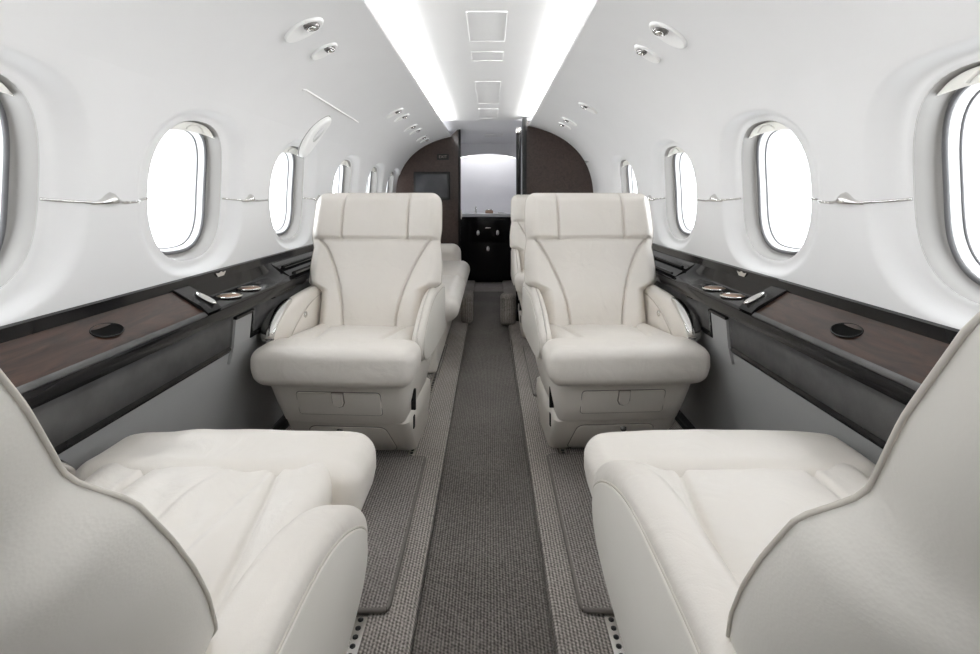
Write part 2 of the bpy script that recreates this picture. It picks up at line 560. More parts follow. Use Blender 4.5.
# portals help the renderer find the daylight
for (sg, yc) in WINS:
    ld = bpy.data.lights.new('window_daylight', 'AREA'); ld.shape = 'RECTANGLE'; ld.size = .30; ld.size_y = .34
    ld.cycles.is_portal = True
    lo = bpy.data.objects.new('window_daylight', ld); COL.objects.link(lo)
    p = wp(sg, yc, SC, .135); n = sec_n(SC)
    lo.location = p
    d = Vector((-sg * n[0], 0, -n[1]))
    lo.rotation_euler = d.to_track_quat('-Z', 'Y').to_euler()

# ------------------------------------------------------------------ ceiling, floor, end walls
def prism_y(prof, y0, y1, name, mat, parent=None, closed=True, sg=1, **kw):
    """profile (x,z) extruded along Y"""
    m = len(prof)
    V = [(sg * x, y, z) for y in (y0, y1) for (x, z) in prof]
    F = [(i, (i + 1) % m, m + (i + 1) % m, m + i) for i in range(m if closed else m - 1)]
    if closed: F += [tuple(range(m)), tuple(range(m, 2 * m))]
    return mesh_obj(name, V, F, mat, parent, **kw)

xs = np.linspace(-.47, .47, 48)
V = []
for y in (-1.75, 4.56):
    for x in xs:
        ax = abs(x)
        z = 1.722 + .028 * smooth(min(1, max(0, ax - .22) / .2))
        V.append((x, y, z))
ceil = mesh_obj('ceiling', V, grid_faces(2, len(xs)), M['ceil'])
tag(ceil, 'bright white ceiling channel running along the cabin between two light coves', 'ceiling', kind='structure')
for sg in (-1, 1):
    m = MB(); m.tube([(sg * .412, -1.7, 1.696), (sg * .412, 4.38 if sg > 0 else 4.5, 1.696)], .011, 8)
    o = m.obj('cove_light', M['cove'])
    tag(o, 'glowing light tube hidden behind the %s edge of the ceiling channel' % ('left' if sg < 0 else 'right'), 'light')

# thin access hatches on the ceiling
for k, (y0, y1) in enumerate(((1.88, 2.24), (2.40, 2.56), (3.02, 3.74), (3.95, 4.42))):
    m = MB()
    x0, x1 = -.058, .094
    for (a, b, c, d) in ((x0, x1, y0, y0 + .005), (x0, x1, y1 - .005, y1), (x0, x0 + .0025, y0, y1), (x1 - .0025, x1, y0, y1)):
        m.box(a, b, c, d, 1.7195, 1.7235)
    o = m.obj('hatch_outline', M['ceil'], None)
    tag(o, ['nearest thin white ceiling panel outline', 'second short white panel outline on the ceiling', 'third white panel outline on the ceiling, long one', 'farthest white panel outline on the ceiling channel'][k], 'ceiling panel', 'panel outlines on the ceiling channel')

AL, AR, AZ = -.155, .185, -.03
prof = [(-1.0, 0), (AL - .012, 0), (AL - .004, -.004), (AL, -.012), (AL, AZ), (AR, AZ), (AR, -.012), (AR + .004, -.004), (AR + .012, 0), (1.0, 0)]
V = [(x, y, z) for y in (-1.75, 6.95) for (x, z) in prof]
m_ = len(prof)
fl = mesh_obj('floor', V, [(i, i + 1, m_ + i + 1, m_ + i) for i in range(m_ - 1)], M['carpet'], smooth=False)
tag(fl, 'ribbed light grey carpet floor along both sides of the sunken aisle', 'floor', kind='structure')
m = MB(); m.box(AL + .003, AR - .003, -1.6, 5.9, AZ, AZ + .008, .003)
tag(m.obj('aisle_runner', M['runner']), 'long dark grey ribbed carpet runner down the middle of the aisle', 'runner')

o = MB().box(-1.0, 1.0, -1.79, -1.75, -.05, 1.8).obj('wall_rear', M['sill'], smooth=False)
tag(o, 'plain beige end wall behind the camera', 'wall', kind='structure')

# ------------------------------------------------------------------ side ledges
def quad_strip(prof, y0, y1, t, name, mat, parent, sg, ny=2, **kw):
    """open profile (x,z) thickened outward/downward by t, extruded along Y -> closed solid"""
    P = [Vector(p) for p in prof]; Q = []
    for i, p in enumerate(P):
        a = P[max(0, i - 1)]; b = P[min(len(P) - 1, i + 1)]
        d = (b - a).normalized(); Q.append(p + Vector((d.y, -d.x)) * t)
    poly = [tuple(p) for p in P] + [tuple(q) for q in Q[::-1]]
    return prism_y(poly, y0, y1, name, mat, parent, True, sg, **kw)

def build_ledge(sg):
    side = 'left' if sg < 0 else 'right'
    yf = YF[sg] - .01; yb = -1.74
    root = thing('side_ledge', (0, 0, 0), 'black lacquer side ledge with wood table lid along the %s wall' % side, 'ledge')
    # upper glossy strip under the windows
    quad_strip([(.893, .772), (.895, .800), (.905, .803)], yb, yf, .012, 'upper_strip', M['black'], root, sg, autosharp=30)
    # fixed top, either side of the lid
    def top(y0, y1, nm, mat, zo=0., x0=.791, x1=.896, z0=.704, z1=.772, t=.012):
        return quad_strip([(x0, z0 + zo), ((x0 + x1) / 2, (z0 + z1) / 2 + zo + .004), (x1, z1 + zo)], y0, y1, t, nm, mat, root, sg, autosharp=25)
    top(yb, .28, 'fixed_top', M['black'])
    # lid of the folding table, burl veneer, with a chamfer at the front
    L0, L1 = .29, 1.510
    NYY, NXX = 60, 12
    hole_y = 1.19; hole_f = .36; ra, rb = .043, .025
    prof_l = [(.792, .7055), (.800, .7145), (.812, .7225), (.845, .744), (.893, .7735)]
    lid = quad_strip(prof_l, L0, L1, .010, 'table_lid', M['wood'], root, sg, autosharp=20)
    chf = quad_strip([(.7895, .7065), (.7995, .7165)], L0, L1, .004, 'lid_edge', M['suede'], lid, sg)
    # finger hole: flush black disc, the shade inside put into its colour, with a rim
    hx, hz = .846, .7447
    nv = Vector((-.45, 0, .89)); ex = Vector((.89, 0, .45)); ey = Vector((0, 1, 0))
    C = Vector((hx, hole_y, hz))
    rim = []; hole_shade = []
    for i in range(40):
        a = 2 * PI * i / 40
        q = C + ex * (rb * math.cos(a)) + ey * (ra * math.sin(a))
        rim.append((sg * q.x, q.y, q.z))
    V = rim + [(sg * (C + nv * -.002).x, C.y, (C + nv * -.002).z)]
    mw = MB()
    R = []
    for (sc, dd) in ((1.0, .0004), (.97, .0016), (.93, .0012), (.6, .001), (.02, .001)):
        ring = []
        for i in range(40):
            a = 2 * PI * i / 40
            q = C + ex * (rb * sc * math.cos(a)) + ey * (ra * sc * math.sin(a)) + nv * dd
            ring.append((sg * q.x, q.y, q.z))
        R.append(ring)
    V, F = loft(R, True); mesh_obj('finger_hole_shade', V, F, M['hole_shade'], lid)
    mm = MB(); mm.tube([(p[0], p[1], p[2] + .0006) for p in rim], .002, 8, True); mm.obj('well_rim', M['black'], lid)
    # slanted end cap with a chrome oval
    cap = quad_strip([(.789, .712), (.81, .732), (.845, .752), (.893, .780)], 1.512, 1.590, .05, 'end_cap', M['black'], root, sg, autosharp=25)
    mm = MB()
    nn = Vector((-.47 * sg, 0, .88)).normalized()
    mm.lathe([(.0, -.004), (.034, -.004), (.036, .002), (.028, .006), (.0, .008)], (sg * .826, 1.565, .7455), nn, 28, 1.0, .42)
    mm.obj('latch', M['chrome'], cap)
    # low tray with two cup holders
    quad_strip([(.791, .704), (.795, .710), (.80, .713), (.87, .718), (.885, .728), (.896, .772)], 1.588, 2.02, .010, 'cup_tray', M['black'], root, sg, autosharp=30)
    for (yy, xx) in ((1.735, .842), (1.88, .842)):
        mm = MB(); c = (sg * xx, yy, .7165)
        mm.lathe([(.041, .0), (.043, .004), (.041, .007), (.037, .006), (.036, .001), (.036, -.0)], c, (0, 0, 1), 32)
        h = mm.obj('cup_holder', M['chrome'], root)
        mm = MB(); mm.lathe([(.0365, .0045), (.034, .0005), (.031, -.0005), (.002, -.0008)], (c[0], c[1], c[2] + .001), (0, 0, 1), 32)
        mm.obj('cup_liner', M['copper'], h)
    pa = [(.791, .704), (.795, .710), (.80, .713), (.87, .718), (.885, .728), (.896, .772)]
    pb = [(.791, .706), (.800, .711), (.82, .722), (.845, .737), (.872, .755), (.896, .774)]
    rr = []
    for t in np.linspace(0, 1, 9):
        tt = smooth(float(t)); y = 1.99 + .20 * float(t)
        cur = [((1 - tt) * a[0] + tt * b[0], (1 - tt) * a[1] + tt * b[1] + (.0012 if t > 0 else -.001)) for a, b in zip(pa, pb)]
        rr.append([(sg * x, y, z) for (x, z) in cur + [(.896, .66), (.80, .66)]])
    V, F = loft(rr); mesh_obj('tray_ramp', V, F, M['black'], root, autosharp=30)
    top(2.18, yf, 'storage_lid', M['black'], 0.002, t=.045)
    mm = MB(); mm.box(sg * .945, sg * .96, yb, yf, -.04, .80); mm.obj('light_leak_blocker', M['blackmat'], root, smooth=False)  # unseen panel added to keep outside light from leaking in below the windows
    for (xx, zz) in ((.80, .724), (.845, .750)):
        mm = MB(); mm.box(sg * (xx - .006), sg * (xx + .006), 2.2, min(yf, 3.9), zz - .002, zz + .009, .003)
        mm.obj('storage_rib', M['black'], root)
    # rail
    quad_strip([(.818, .667), (.789, .670), (.7865, .688), (.791, .703)], yb, yf, .008, 'rail', M['black'], root, sg, autosharp=30)
    # suede band, trim, lower panel
    quad_strip([(.823, .558), (.814, .672)], yb, 1.70, .012, 'suede_band', M['suede'], root, sg)
    quad_strip([(.823, .556), (.814, .672)], 1.70, yf, .012, 'suede_band', M['suede'], root, sg)
    quad_strip([(.824, .540), (.818, .549), (.821, .560)], yb, 1.705, .012, 'lower_trim', M['black'], root, sg, autosharp=30)
    quad_strip([(.935, .03), (.93, .05), (.826, .545)], yb, 1.705, .012, 'lower_panel', M['lower'], root, sg, autosharp=30)
    quad_strip([(.935, .03), (.93, .05), (.825, .556)], 1.705, yf, .012, 'lower_panel', M['lower'], root, sg, autosharp=30)
    # small access flap outlined in black next to the seat
    f0, f1 = 1.715, 1.83
    mm = MB()
    def pt(y, t, o): # t 0..1 down the panel
        z = .655 - .605 * t
        x = float(np.interp(-z, [-.672, -.556, -.05], [.814, .824, .93]))
        return (sg * (x - .003 - .978 * o), y, z - .15 * o)
    def slab(y0, y1, t0, t1, o0, o1, mb):
        V = [pt(y, t, o) for o in (o0, o1) for (y, t) in ((y0, t0), (y1, t0), (y1, t1), (y0, t1))]
        mb.add(V, [(0, 1, 2, 3), (4, 7, 6, 5), (0, 4, 5, 1), (1, 5, 6, 2), (2, 6, 7, 3), (3, 7, 4, 0)])
    slab(f0, f1, .012, .165, -.004, .006, mm); slab(f0, f1, .165, .26, -.004, .006, mm); fo = mm.obj('access_flap', M['lower'], root, smooth=False)
    mm = MB(); slab(f0 - .004, f1 + .012, .0, .014, -.002, .010, mm); slab(f1 + .002, f1 + .014, .0, .16, -.002, .010, mm); slab(f1 + .002, f1 + .10, .145, .165, -.002, .009, mm)
    mm.obj('flap_border', M['black'], fo, smooth=False)
    # black heel channel on the floor
    mm = MB(); mm.box(sg * .90, sg * .945, yb, yf, 0, .035, .006); mm.obj('heel_channel', M['blackmat'], root)
    # little silver emblem plate on the strip
    mm = MB()
    pr = [(-.045, .006), (-.02, .004), (0, .008), (.02, .004), (.045, .006), (.026, -.007), (-.026, -.007)]
    V = [(sg * (.8935 - o), 1.78 + a * .75, .787 + b * 1.1) for o in (0, .003) for (a, b) in pr]
    k = len(pr); F = [tuple(range(k)), tuple(range(k, 2 * k))[::-1]] + [(i, (i + 1) % k, k + (i + 1) % k, k + i) for i in range(k)]
    mesh_obj('emblem', V, F, M['chrome'], root, smooth=False)
    return root
build_ledge(-1); build_ledge(1)

# ------------------------------------------------------------------ seats
LB = .735     # length of the back from its pivot
FB = dict(L=LB, S=.515, reclined=False)
def hw_back(a):
    return sum(_hw(a + d) * k for d, k in ((-.010, 1), (-.005, 2), (0, 3), (.005, 2), (.010, 1))) / 9.
def _hw(a):
    if FB['reclined']:
        return float(np.interp(a, [0, .28, .33, .41, .47, .52, .582, .603, .615, .66, .69, .80], [.242, .252, .280, .297, .304, .305, .300, .272, .269, .277, .282, .286]))
    return float(np.interp(a, [0, .20, .285, .315, .40, .46, .505, .512, .56, .66, LB], [.236, .236, .238, .302, .303, .298, .290, .289, .294, .291, .284]))
A_S = .515    # headrest seam
RC = .045
def hw_eff(a):
    w = hw_back(a); LB = FB['L']
    if a > LB - RC:
        t = (a - (LB - RC)); w = w - RC + math.sqrt(max(0, RC * RC - t * t))
    return w

def build_seat(loc, rz, w, rec, label, soft=1.0, seed=0., pback=0., arm_dz=0., arm_dd=0., aisle_out=.285, wside=.965, win_out=.298):
    """local frame: +y forward, x, z up. w = sign of the window side in local x. y = .38 - d"""
    root = thing('cabin_seat', loc, label, 'seat', 'ivory leather cabin seats', rz=rz)
    D0 = .38
    Y = lambda d: D0 - d
    # base ---------------------------------------------------------------
    R = []
    for (z, hx, d0, d1, r) in ((.215, .222, .165, .60, .03), (.225, .228, .150, .61, .035), (.30, .245, .115, .63, .04), (.385, .262, .085, .64, .04), (.41, .262, .085, .64, .04), (.42, .255, .09, .635, .04)):
        R.append(rrect(-hx, hx, Y(d1), Y(d0), r, z))
    V, F = loft(R); base = mesh_obj('base', V, F, M['plastic'], root, autosharp=35)
    R = []
    for (z, hx, d0, d1, r) in ((.0055, .218, .395, .66, .03), (.012, .222, .385, .67, .03), (.16, .236, .215, .70, .03), (.205, .236, .185, .68, .03), (.22, .226, .19, .66, .03)):
        R.append(rrect(-hx, hx, Y(d1), Y(d0), r, z))
    V, F = loft(R); plinth = mesh_obj('plinth', V, F, M['plastic'], root, autosharp=35)
    # kick panel: raised rounded plate following the sloped plinth front
    def front_plate(x0, x1, z0, z1, dfun, th, r, k=5, rt=None):
        """rounded plate hugging a sloped front, dfun(z) -> d"""
        out = []
        for (cx, cz, a0) in ((x1 - r, z1 - r, 0), (x0 + r, z1 - r, 90), (x0 + r, z0 + r, 180), (x1 - r, z0 + r, 270)):
            for i in range(k + 1):
                a = math.radians(a0 + 90 * i / k); out.append((cx + r * math.cos(a), cz + r * math.sin(a)))
        rr = []
        for (ins, o) in ((0, -.006), (0, th * .5), (.0015, th * .85), (.004, th)):
            rr.append([(x, Y(dfun(z)) + o, z) for (x, z) in inset(out, ins)])
        return loft(rr)
    dk = lambda z: float(np.interp(z, [0, .012, .16, .205], [.395, .385, .215, .185]))
    V, F = front_plate(-.15, .15, .010, .185, dk, .007, .03); kp = mesh_obj('kick_panel', V, F, M['plastic'], plinth, autosharp=40)
    V, F = front_plate(-.153, .153, .007, .188, dk, .0015, .032); mesh_obj('panel_gap', V, F, M['seam'], kp, autosharp=40)
    mm = MB(); mm.lathe([(.012, .0), (.013, .004), (.008, .009), (0, .011)], (.03 * w, Y(dk(.172)) + .004, .168), (0, 1, .3), 16); mm.obj('release_knob', M['lens'], plinth)
    db = lambda z: float(np.interp(z, [.215, .225, .30, .385], [.165, .150, .115, .085]))
    V, F = front_plate(-.152, .152, .258, .352, db, .006, .012); dr = mesh_obj('drawer', V, F, M['plastic'], root, autosharp=40)
    V, F = front_plate(-.1545, .1545, .2555, .3545, db, .0015, .014); mesh_obj('drawer_gap', V, F, M['seam'], dr, autosharp=40)
    mm = MB()
    prof = [(-.019, .352), (-.019, .312), (-.013, .300), (0, .296), (.013, .300), (.019, .312), (.019, .352)]
    rr = []
    for (ins, o) in ((-.004, .003), (-.004, .0085)): rr.append([(x, Y(db(z)) + o, z) for (x, z) in inset(prof, ins)])
    V, F = loft(rr); mesh_obj('tab_shadow', V, F, M['seam'], dr, autosharp=40)  # dark plate behind the tab, coloured as its shadow outline
    rr = []
    for (ins, o) in ((0, .003), (0, .014), (.003, .018)):
        rr.append([(x, Y(db(z)) + o, z) for (x, z) in inset(prof, ins)])
    V, F = loft(rr); mesh_obj('pull_tab', V, F, M['leather'], dr, autosharp=40)
    # dark slot and latch on the aisle side of the base
    mm = MB(); xs_ = -w * .247
    mm.box(xs_ - .012, xs_ + .006, Y(.215), Y(.205), .25, .33, .003)
    mm.obj('side_slot', M['blackmat'], base)
    mm = MB(); mm.box(-w * .232 - .008, -w * .232 + .008, Y(.29), Y(.27), .15, .20, .003); mm.obj('side_latch', M['blackmat'], plinth)
    # cushion pan ---------------------------------------------------------
    hx, hy, hz = .236, .235, .075
    def dfm(x, y, z):
        if z > 0:
            q = max(0, 1 - (x / hx) ** 2) * max(0, 1 - (y / hy) ** 2)
            z2 = z + .016 * q ** .5 - .012
            # side bolsters
            for sx in (-1, 1):
                g = (x - sx * (.150 - .03 * (y / hy)))
                z2 -= .011 * math.exp(-(g / .008) ** 2) * (1 if y > -.22 else 0)
            z2 += .012 * smooth(min(1, max(0, (abs(x) - .15) / .05)))
            # creases running towards the front roll
            p = Vector((x * 9 + y * 3 + seed * 5, y * 3.2 - x * 1.5, seed))
 
            fade = q ** .5
            z2 += soft * fade * (.007 * noise.noise(p) + .0035 * noise.noise(p * 2.3))
            z2 -= .020 * max(0, (y / hy - .72) / .28) ** 2
            for (cx0, cx1, amp) in ((.03, -.09, .45), (.12, .03, .8), (-.10, -.17, .3)):
                dl = (x * -w) - (cx0 + (cx1 - cx0) * (hy - y) / (2 * hy)) + .012 * noise.noise(Vector((y * 8, seed, cx0)))
                z2 += max(0, soft - .5) * fade * amp * (-.0055 * math.exp(-(dl / .007) ** 2) + .0045 * math.exp(-((dl - .022) / .016) ** 2))
            z = z2
        return (x, y, z)
    V, F = rbox(hx, hy, hz, .035, (90, 70, 1), 4, dfm)
    cy = Y(.12 + hy)
    tilt = -.035
    V = [(x, cy + y, .432 + z + (y) * .09) for (x, y, z) in V]
    mesh_obj('seat_cushion', V, F, M['leather_soft'], root)
    # front roll -----------------------------------------------------------
    hx2, hy2, hz2 = .290, .088, .070
    def dfr(x, y, z):
        e = abs(x) / hx2
        k = 1 - .10 * max(0, (e - .75) / .25) ** 2
        z = z * k
        y = y + (.012 * (1 - e ** 2)) * (1 if y > 0 else 0)
        if z > 0:
            z += .007 * (1 - e ** 3)
            p = Vector((x * 12, y * 14 + seed, seed * 3))
            z += soft * .0035 * noise.noise(p)
        # lower edge tucked under
        if z < 0 and y > 0: y -= .02 * (z / hz2) ** 2
        x *= 1 - .05 * max(0, -z / hz2)
        return (x, y, z)
    V, F = rbox(hx2, hy2, hz2, .040, (40, 8, 4), 7, dfr)
    V = [(x, Y(.008 + hy2) + y, .456 + z) for (x, y, z) in V]
    roll = mesh_obj('front_roll', V, F, M['leather'], root)
    # backrest ---------------------------------------------------------------
    FB.update(L=.80 if pback else .735, S=.605 if pback else .515, reclined=bool(pback))
    LB, A_S = FB['L'], FB['S']
    th = math.radians(rec); PZ, PD = .35, .50 + pback
    def bp(x, a, n):   # a up the back, n towards the sitter
        n = n + .035
        if x * w > 0: x *= wside + ((1.025 if not pback else .97) - wside) * smooth(min(1, max(0, (a - (A_S - .045)) / .05)))
        d = PD + a * math.sin(th) - n * math.cos(th)
        z = PZ + a * math.cos(th) + n * math.sin(th)
        return (x, Y(d), z)
    NA, NU = 170, 176
    aa = [LB * (.5 - .5 * math.cos(PI * (.04 + .96 * i / NA))) for i in range(NA + 1)]
    aa[-1] = LB
    uu = [math.sin(PI / 2 * (-1 + 2 * j / NU)) * .35 + (-1 + 2 * j / NU) * .65 for j in range(NU + 1)]
    V = []
    for a in aa:
        hwv = hw_eff(a)
        for u in uu:
            x = u * hwv
            e = min(hwv - abs(x), LB - a)
            re = .055
            t = min(1, max(0, e / re)); ed = math.sin(PI / 2 * t) ** .85
            T = .028
            if a > A_S:
                T = .038
                # headrest wings angle forward a little, three soft panels
                T += .016 * (abs(x) / .29) ** 2
                g = .016 * math.exp(-((abs(x) - .148) / .0042) ** 2)
                cx_ = (abs(x) - .148); pan = .006 * (1 - min(1, abs(x) / .148) ** 2) if cx_ < 0 else .007 * math.sin(PI * min(1, cx_ / .14))
                va = (a - A_S) / (LB - A_S)
                T += pan + .010 * math.sin(PI * va) - g
            else:
                t2 = min(1, (A_S - a) / (A_S - .10))
                xs1 = .116 + .135 * (1 - t2) ** 2
                sl = .27 * (1 - t2) / (A_S - .10)
                dd = (abs(x) - xs1) / math.sqrt(1 + sl * sl)
                T -= .016 * math.exp(-(dd / .0042) ** 2)
                if dd > 0: T += .020 * math.sin(PI / 2 * min(1, dd / .10))
                else: T += .007 * (1 - (abs(x) / max(.02, xs1)) ** 2)
                p = Vector((x * 7 + seed, a * 5, seed * 2))
                T += soft * .0035 * noise.noise(p)
                # lumbar
                T += .012 * math.exp(-((a - .24) / .10) ** 2)
            T -= .018 * math.exp(-((a - A_S) / .0045) ** 2)
            if pback: T = min(T, .004 + .24 * e) if e < .12 else min(T, .0328)
            V.append(bp(x, a, T * ed))
    mesh_obj('backrest', V, grid_faces(NA + 1, NU + 1), M['leather'], root)
    # shell behind
    V = []
    NA2, NU2 = 60, 60
    for i in range(NA2 + 1):
        a = LB * (1 - ((1 - i / NA2) ** 1.6))
        hwv = hw_eff(a)
        ta = min(1, (LB - a) / .10); pa = math.sqrt(max(0, 1 - (1 - ta) ** 2))
        for j in range(NU2 + 1):
            u = math.sin(PI / 2 * (-1 + 2 * j / NU2))
            x = u * hwv
            pu = (1 - abs(u) ** 3.0) ** (1 / 2.2) if abs(u) < 1 else 0
            V.append(bp(x, a, -(.10 + .03 * (1 - a / LB)) * pu * pa))
    mesh_obj('back_shell', V, grid_faces(NA2 + 1, NU2 + 1), M['shell'], root)
    rim = []
    for i in range(70): 
        a = .02 + (LB - RC - .02) * i / 69; rim.append((hw_eff(a) + .001, a))
    for i in range(1, 9):
        a = LB - RC + RC * math.sin(PI / 2 * i / 8); rim.append((hw_eff(a) + .0, a))
    path = [bp(x, a, .0) for (x, a) in rim] + [bp(-x, a, .0) for (x, a) in rim[::-1]]
    mm = MB(); mm.tube(path, .0017, 6); mm.obj('piping', M['stitch'], root)
    # arms -------------------------------------------------------------------
    out = [(Y(.78), .655), (Y(.60), .658), (Y(.47), .650), (Y(.36), .618), (Y(.255), .565), (Y(.195), .515), (Y(.20), .450), (Y(.27), .405), (Y(.42), .392), (Y(.78), .392), (Y(.815), .43), (Y(.815), .60)]
    out0 = chaikin(out, 3)
    outw = chaikin([(Y(.78), .655), (Y(.60), .658), (Y(.42), .653), (Y(.28), .638), (Y(.18), .610), (Y(.118), .568), (Y(.118), .52), (Y(.19), .45), (Y(.30), .405), (Y(.45), .392), (Y(.78), .392), (Y(.815), .43), (Y(.815), .60)], 3)
    for s in (-1, 1):
        aisle = (s == -w)
        out = [(y - arm_dd, z + arm_dz) for (y, z) in out0] if aisle else (out0 if pback else outw)
        x_in, x_out = (.240, aisle_out) if aisle else (.240, win_out)
        V, F = fin(out, x_in, x_out, .026, 6)
        V = [(s * x, y, z) for (x, y, z) in V]
        arm = mesh_obj('armrest', V, F, M['leather'], root)
        if aisle:
            far, near = inset(out, .034), inset(out, .009)
            io = []
            for (yo, zo), pf, pn in zip(out, far, near):
                k_ = smooth(min(1, max(0, (zo - arm_dz - .40) / .09)))
                io.append((pn[0] + (pf[0] - pn[0]) * k_, pn[1] + (pf[1] - pn[1]) * k_))
            V, F = fin(io, x_out - .015, x_out + .003, .003, 3)
            V = [(s * x, y, z) for (x, y, z) in V]
            mesh_obj('arm_panel', V, F, M['shell'], arm, autosharp=50)
            g = MB(); g.tube([(s * (x_out - .0002), y, z) for (y, z) in inset(io, -.002)], .0020, 6, True); g.obj('panel_seam', M['stitch'], arm)
        else:
            io = inset(out0, .036)
            V, F = fin(io, x_in - .005, x_in + .02, .004, 3)
            V = [(s * x, y, z) for (x, y, z) in V]
            mesh_obj('arm_panel', V, F, M['leather'], arm, autosharp=50)
            g = MB(); g.tube([(s * (x_in - .004), y, z) for (y, z) in io], .0018, 6, True); g.obj('panel_seam', M['stitch'], arm)
            # round recline button
            g = MB(); g.lathe([(.012, 0), (.013, .003), (.009, .006), (0, .0065)], (s * (x_in - .005), Y(.37), .566), (-s, 0, 0), 20)
            g.obj('recline_button', M['chrome'], arm)
            # chrome handle wrapped on the nose
            nose = [(Y(.345), .612), (Y(.30), .594), (Y(.255), .570), (Y(.215), .540), (Y(.195), .515)] if pback else [(Y(.30), .640), (Y(.23), .624), (Y(.175), .602), (Y(.132), .574), (Y(.117), .540), (Y(.125), .51)]
            nose = chaikin(nose, 2, False)
            rr = []
            m2 = len(nose)
            for i, (y, z) in enumerate(nose):
                a = nose[max(0, i - 1)]; b = nose[min(m2 - 1, i + 1)]
                t = Vector((b[0] - a[0], b[1] - a[1])).normalized(); nr = Vector((-t.y, t.x))
                if nr.y < 0: nr = -nr
                f = math.sin(PI * min(1, (i + .6) / (m2 + .2))) ** .5
                ring = []
                for q in range(16):
                    an = 2 * PI * q / 16
                    ox = (x_out - x_in) * .53 * f * math.cos(an); on = .014 * f * math.sin(an)
                    xc = (x_in + x_out) / 2
                    ring.append((s * (xc + ox), y + nr.x * (on + .002), z + nr.y * (on + .002)))
                rr.append(ring)
            V, F = loft(rr); mesh_obj('chrome_handle', V, F, M['chrome'], arm)
    return root

FRL, FRR = 1.76, 1.78      # front edge of the facing seats
build_seat((-.497, FRL + .38, 0), PI - math.radians(3.3), 1, 15.5, 'ivory leather seat on the left facing the camera, beside the divan', .6, 1.)
build_seat((.498, FRR + .38, 0), PI + math.radians(3.3), -1, 15.5, 'ivory leather seat on the right facing the camera with a full seat front in view', .6, 2.3)
build_seat((.488, 3.45 + .38, 0), PI, -1, 15.5, 'ivory seat mostly hidden behind the right camera-facing seat', .6, 3.1)
build_seat((-.510, 1.185 - .38, 0), 0, -1, 35.0, 'left reclined seat seen from behind, creased cushion, cropped by the picture edge', 1.6, 4.2, .031, -.045, .030, .320, .885, .280)
build_seat((.526, 1.185 - .38, 0), 0, 1, 34.8, 'right reclined seat seen from behind, smooth cushion, cropped by the picture edge', .5, 5.7, .052, .012, -.005, .305, .835, .270)

# ------------------------------------------------------------------ divan
def build_divan():
    root = thing('divan', (-.6, 3.95, 0), 'ivory leather divan along the left wall behind the left seat', 'sofa')
    ox, oy = -.6, 3.95
    def mk(name, x0, x1, y0, y1, z0, z1, r, mat, parent=root, n=(10, 10, 4), dfm=None):
        V, F = rbox((x1 - x0) / 2, (y1 - y0) / 2, (z1 - z0) / 2, r, n, 6, dfm)
        c = ((x0 + x1) / 2 - ox, (y0 + y1) / 2 - oy, (z0 + z1) / 2)
        return mesh_obj(name, [(v[0] + c[0], v[1] + c[1], v[2] + c[2]) for v in V], F, mat, parent)
    mk('base', -.79, -.285, 3.07, 5.05, 0.005, .36, .02, M['plastic'])
    def puff(x, y, z):
        return (x, y, z + (.012 * (1 - (y / .45) ** 2) if z > 0 else 0))
    for k, (y0, y1) in enumerate(((3.06, 3.98), (3.985, 4.86))):
        mk('seat_cushion', -.80, -.155, y0, y1, .30, .46, .078, M['leather_soft'], dfm=puff)
        mk('back_cushion', -.765, -.64, y0, y1, .44, .92, .05, M['leather'])
    mk('armrest', -.765, -.25, 4.87, 5.12, .30, .60, .09, M['leather'])
build_divan()

for nm, x0, x1, y0, y1, z1, lab in (('left', -.215, -.11, 4.33, 4.55, .24, 'grey carpeted bump on the floor at the foot of the divan'), ('right', .115, .245, 4.27, 4.40, .25, 'grey carpet wrapped block at the foot of the right door post')):
    V, F = rbox((x1 - x0) / 2, (y1 - y0) / 2, (z1 + .02) / 2, .045, (2, 2, 2), 5)
    c = ((x0 + x1) / 2, (y0 + y1) / 2, (z1 - .02) / 2)
    tag(mesh_obj('carpet_block', [(v[0] + c[0], v[1] + c[1], v[2] + c[2]) for v in V], F, M['carpet']), lab, 'carpet block')

# ------------------------------------------------------------------ rugs and seat tracks
def build_rug(x0, x1, y0, y1, label):
    cx, cy = (x0 + x1) / 2, (y0 + y1) / 2
    root = thing('floor_rug', (cx, cy, 0), label, 'rug', 'loose rugs between the facing seats')
    m = MB(); m.box(x0 - cx, x1 - cx, y0 - cy, y1 - cy, 0.0005, .014, .004); m.obj('pile', M['rug'], root)
    m = MB()
    r = .02
    pts = [(p[0], p[1], .008) for p in rrect(x0 - cx, x1 - cx, y0 - cy, y1 - cy, r, 0)]
    m.tube(pts, .0065, 8, True); m.obj('binding', M['binding'], root)
build_rug(-.86, -.228, 1.31, 2.08, 'taupe bound rug on the floor between the two left seats')
build_rug(.262, .86, 1.31, 2.10, 'taupe bound rug on the floor between the two right seats')
build_rug(.262, .86, 2.73, 3.62, 'taupe bound rug behind the right camera-facing seat')

for sg, x in ((-1, -.29), (-1, -.68), (1, .33), (1, .70)):
    root = thing('seat_track', (x, 1.5, 0), 'silver metal seat track set in the floor, %s' % {-.29: 'left of the aisle', -.68: 'by the left wall', .33: 'right of the aisle', .70: 'by the right wall'}[x], 'seat track', 'seat tracks in the floor')
    m = MB(); m.box(-.016, .016, -2.6, 2.2, 0.0003, .004, .001); m.obj('rail', M['chrome'], root)
    m = MB()
    yy = -2.55
    while yy < 2.15:
        m.lathe([(.007, .0), (.007, .0048), (0, .0049)], (0, yy, 0), (0, 0, 1), 10); yy += .0254
    m.obj('rail_holes', M['blackmat'], root)

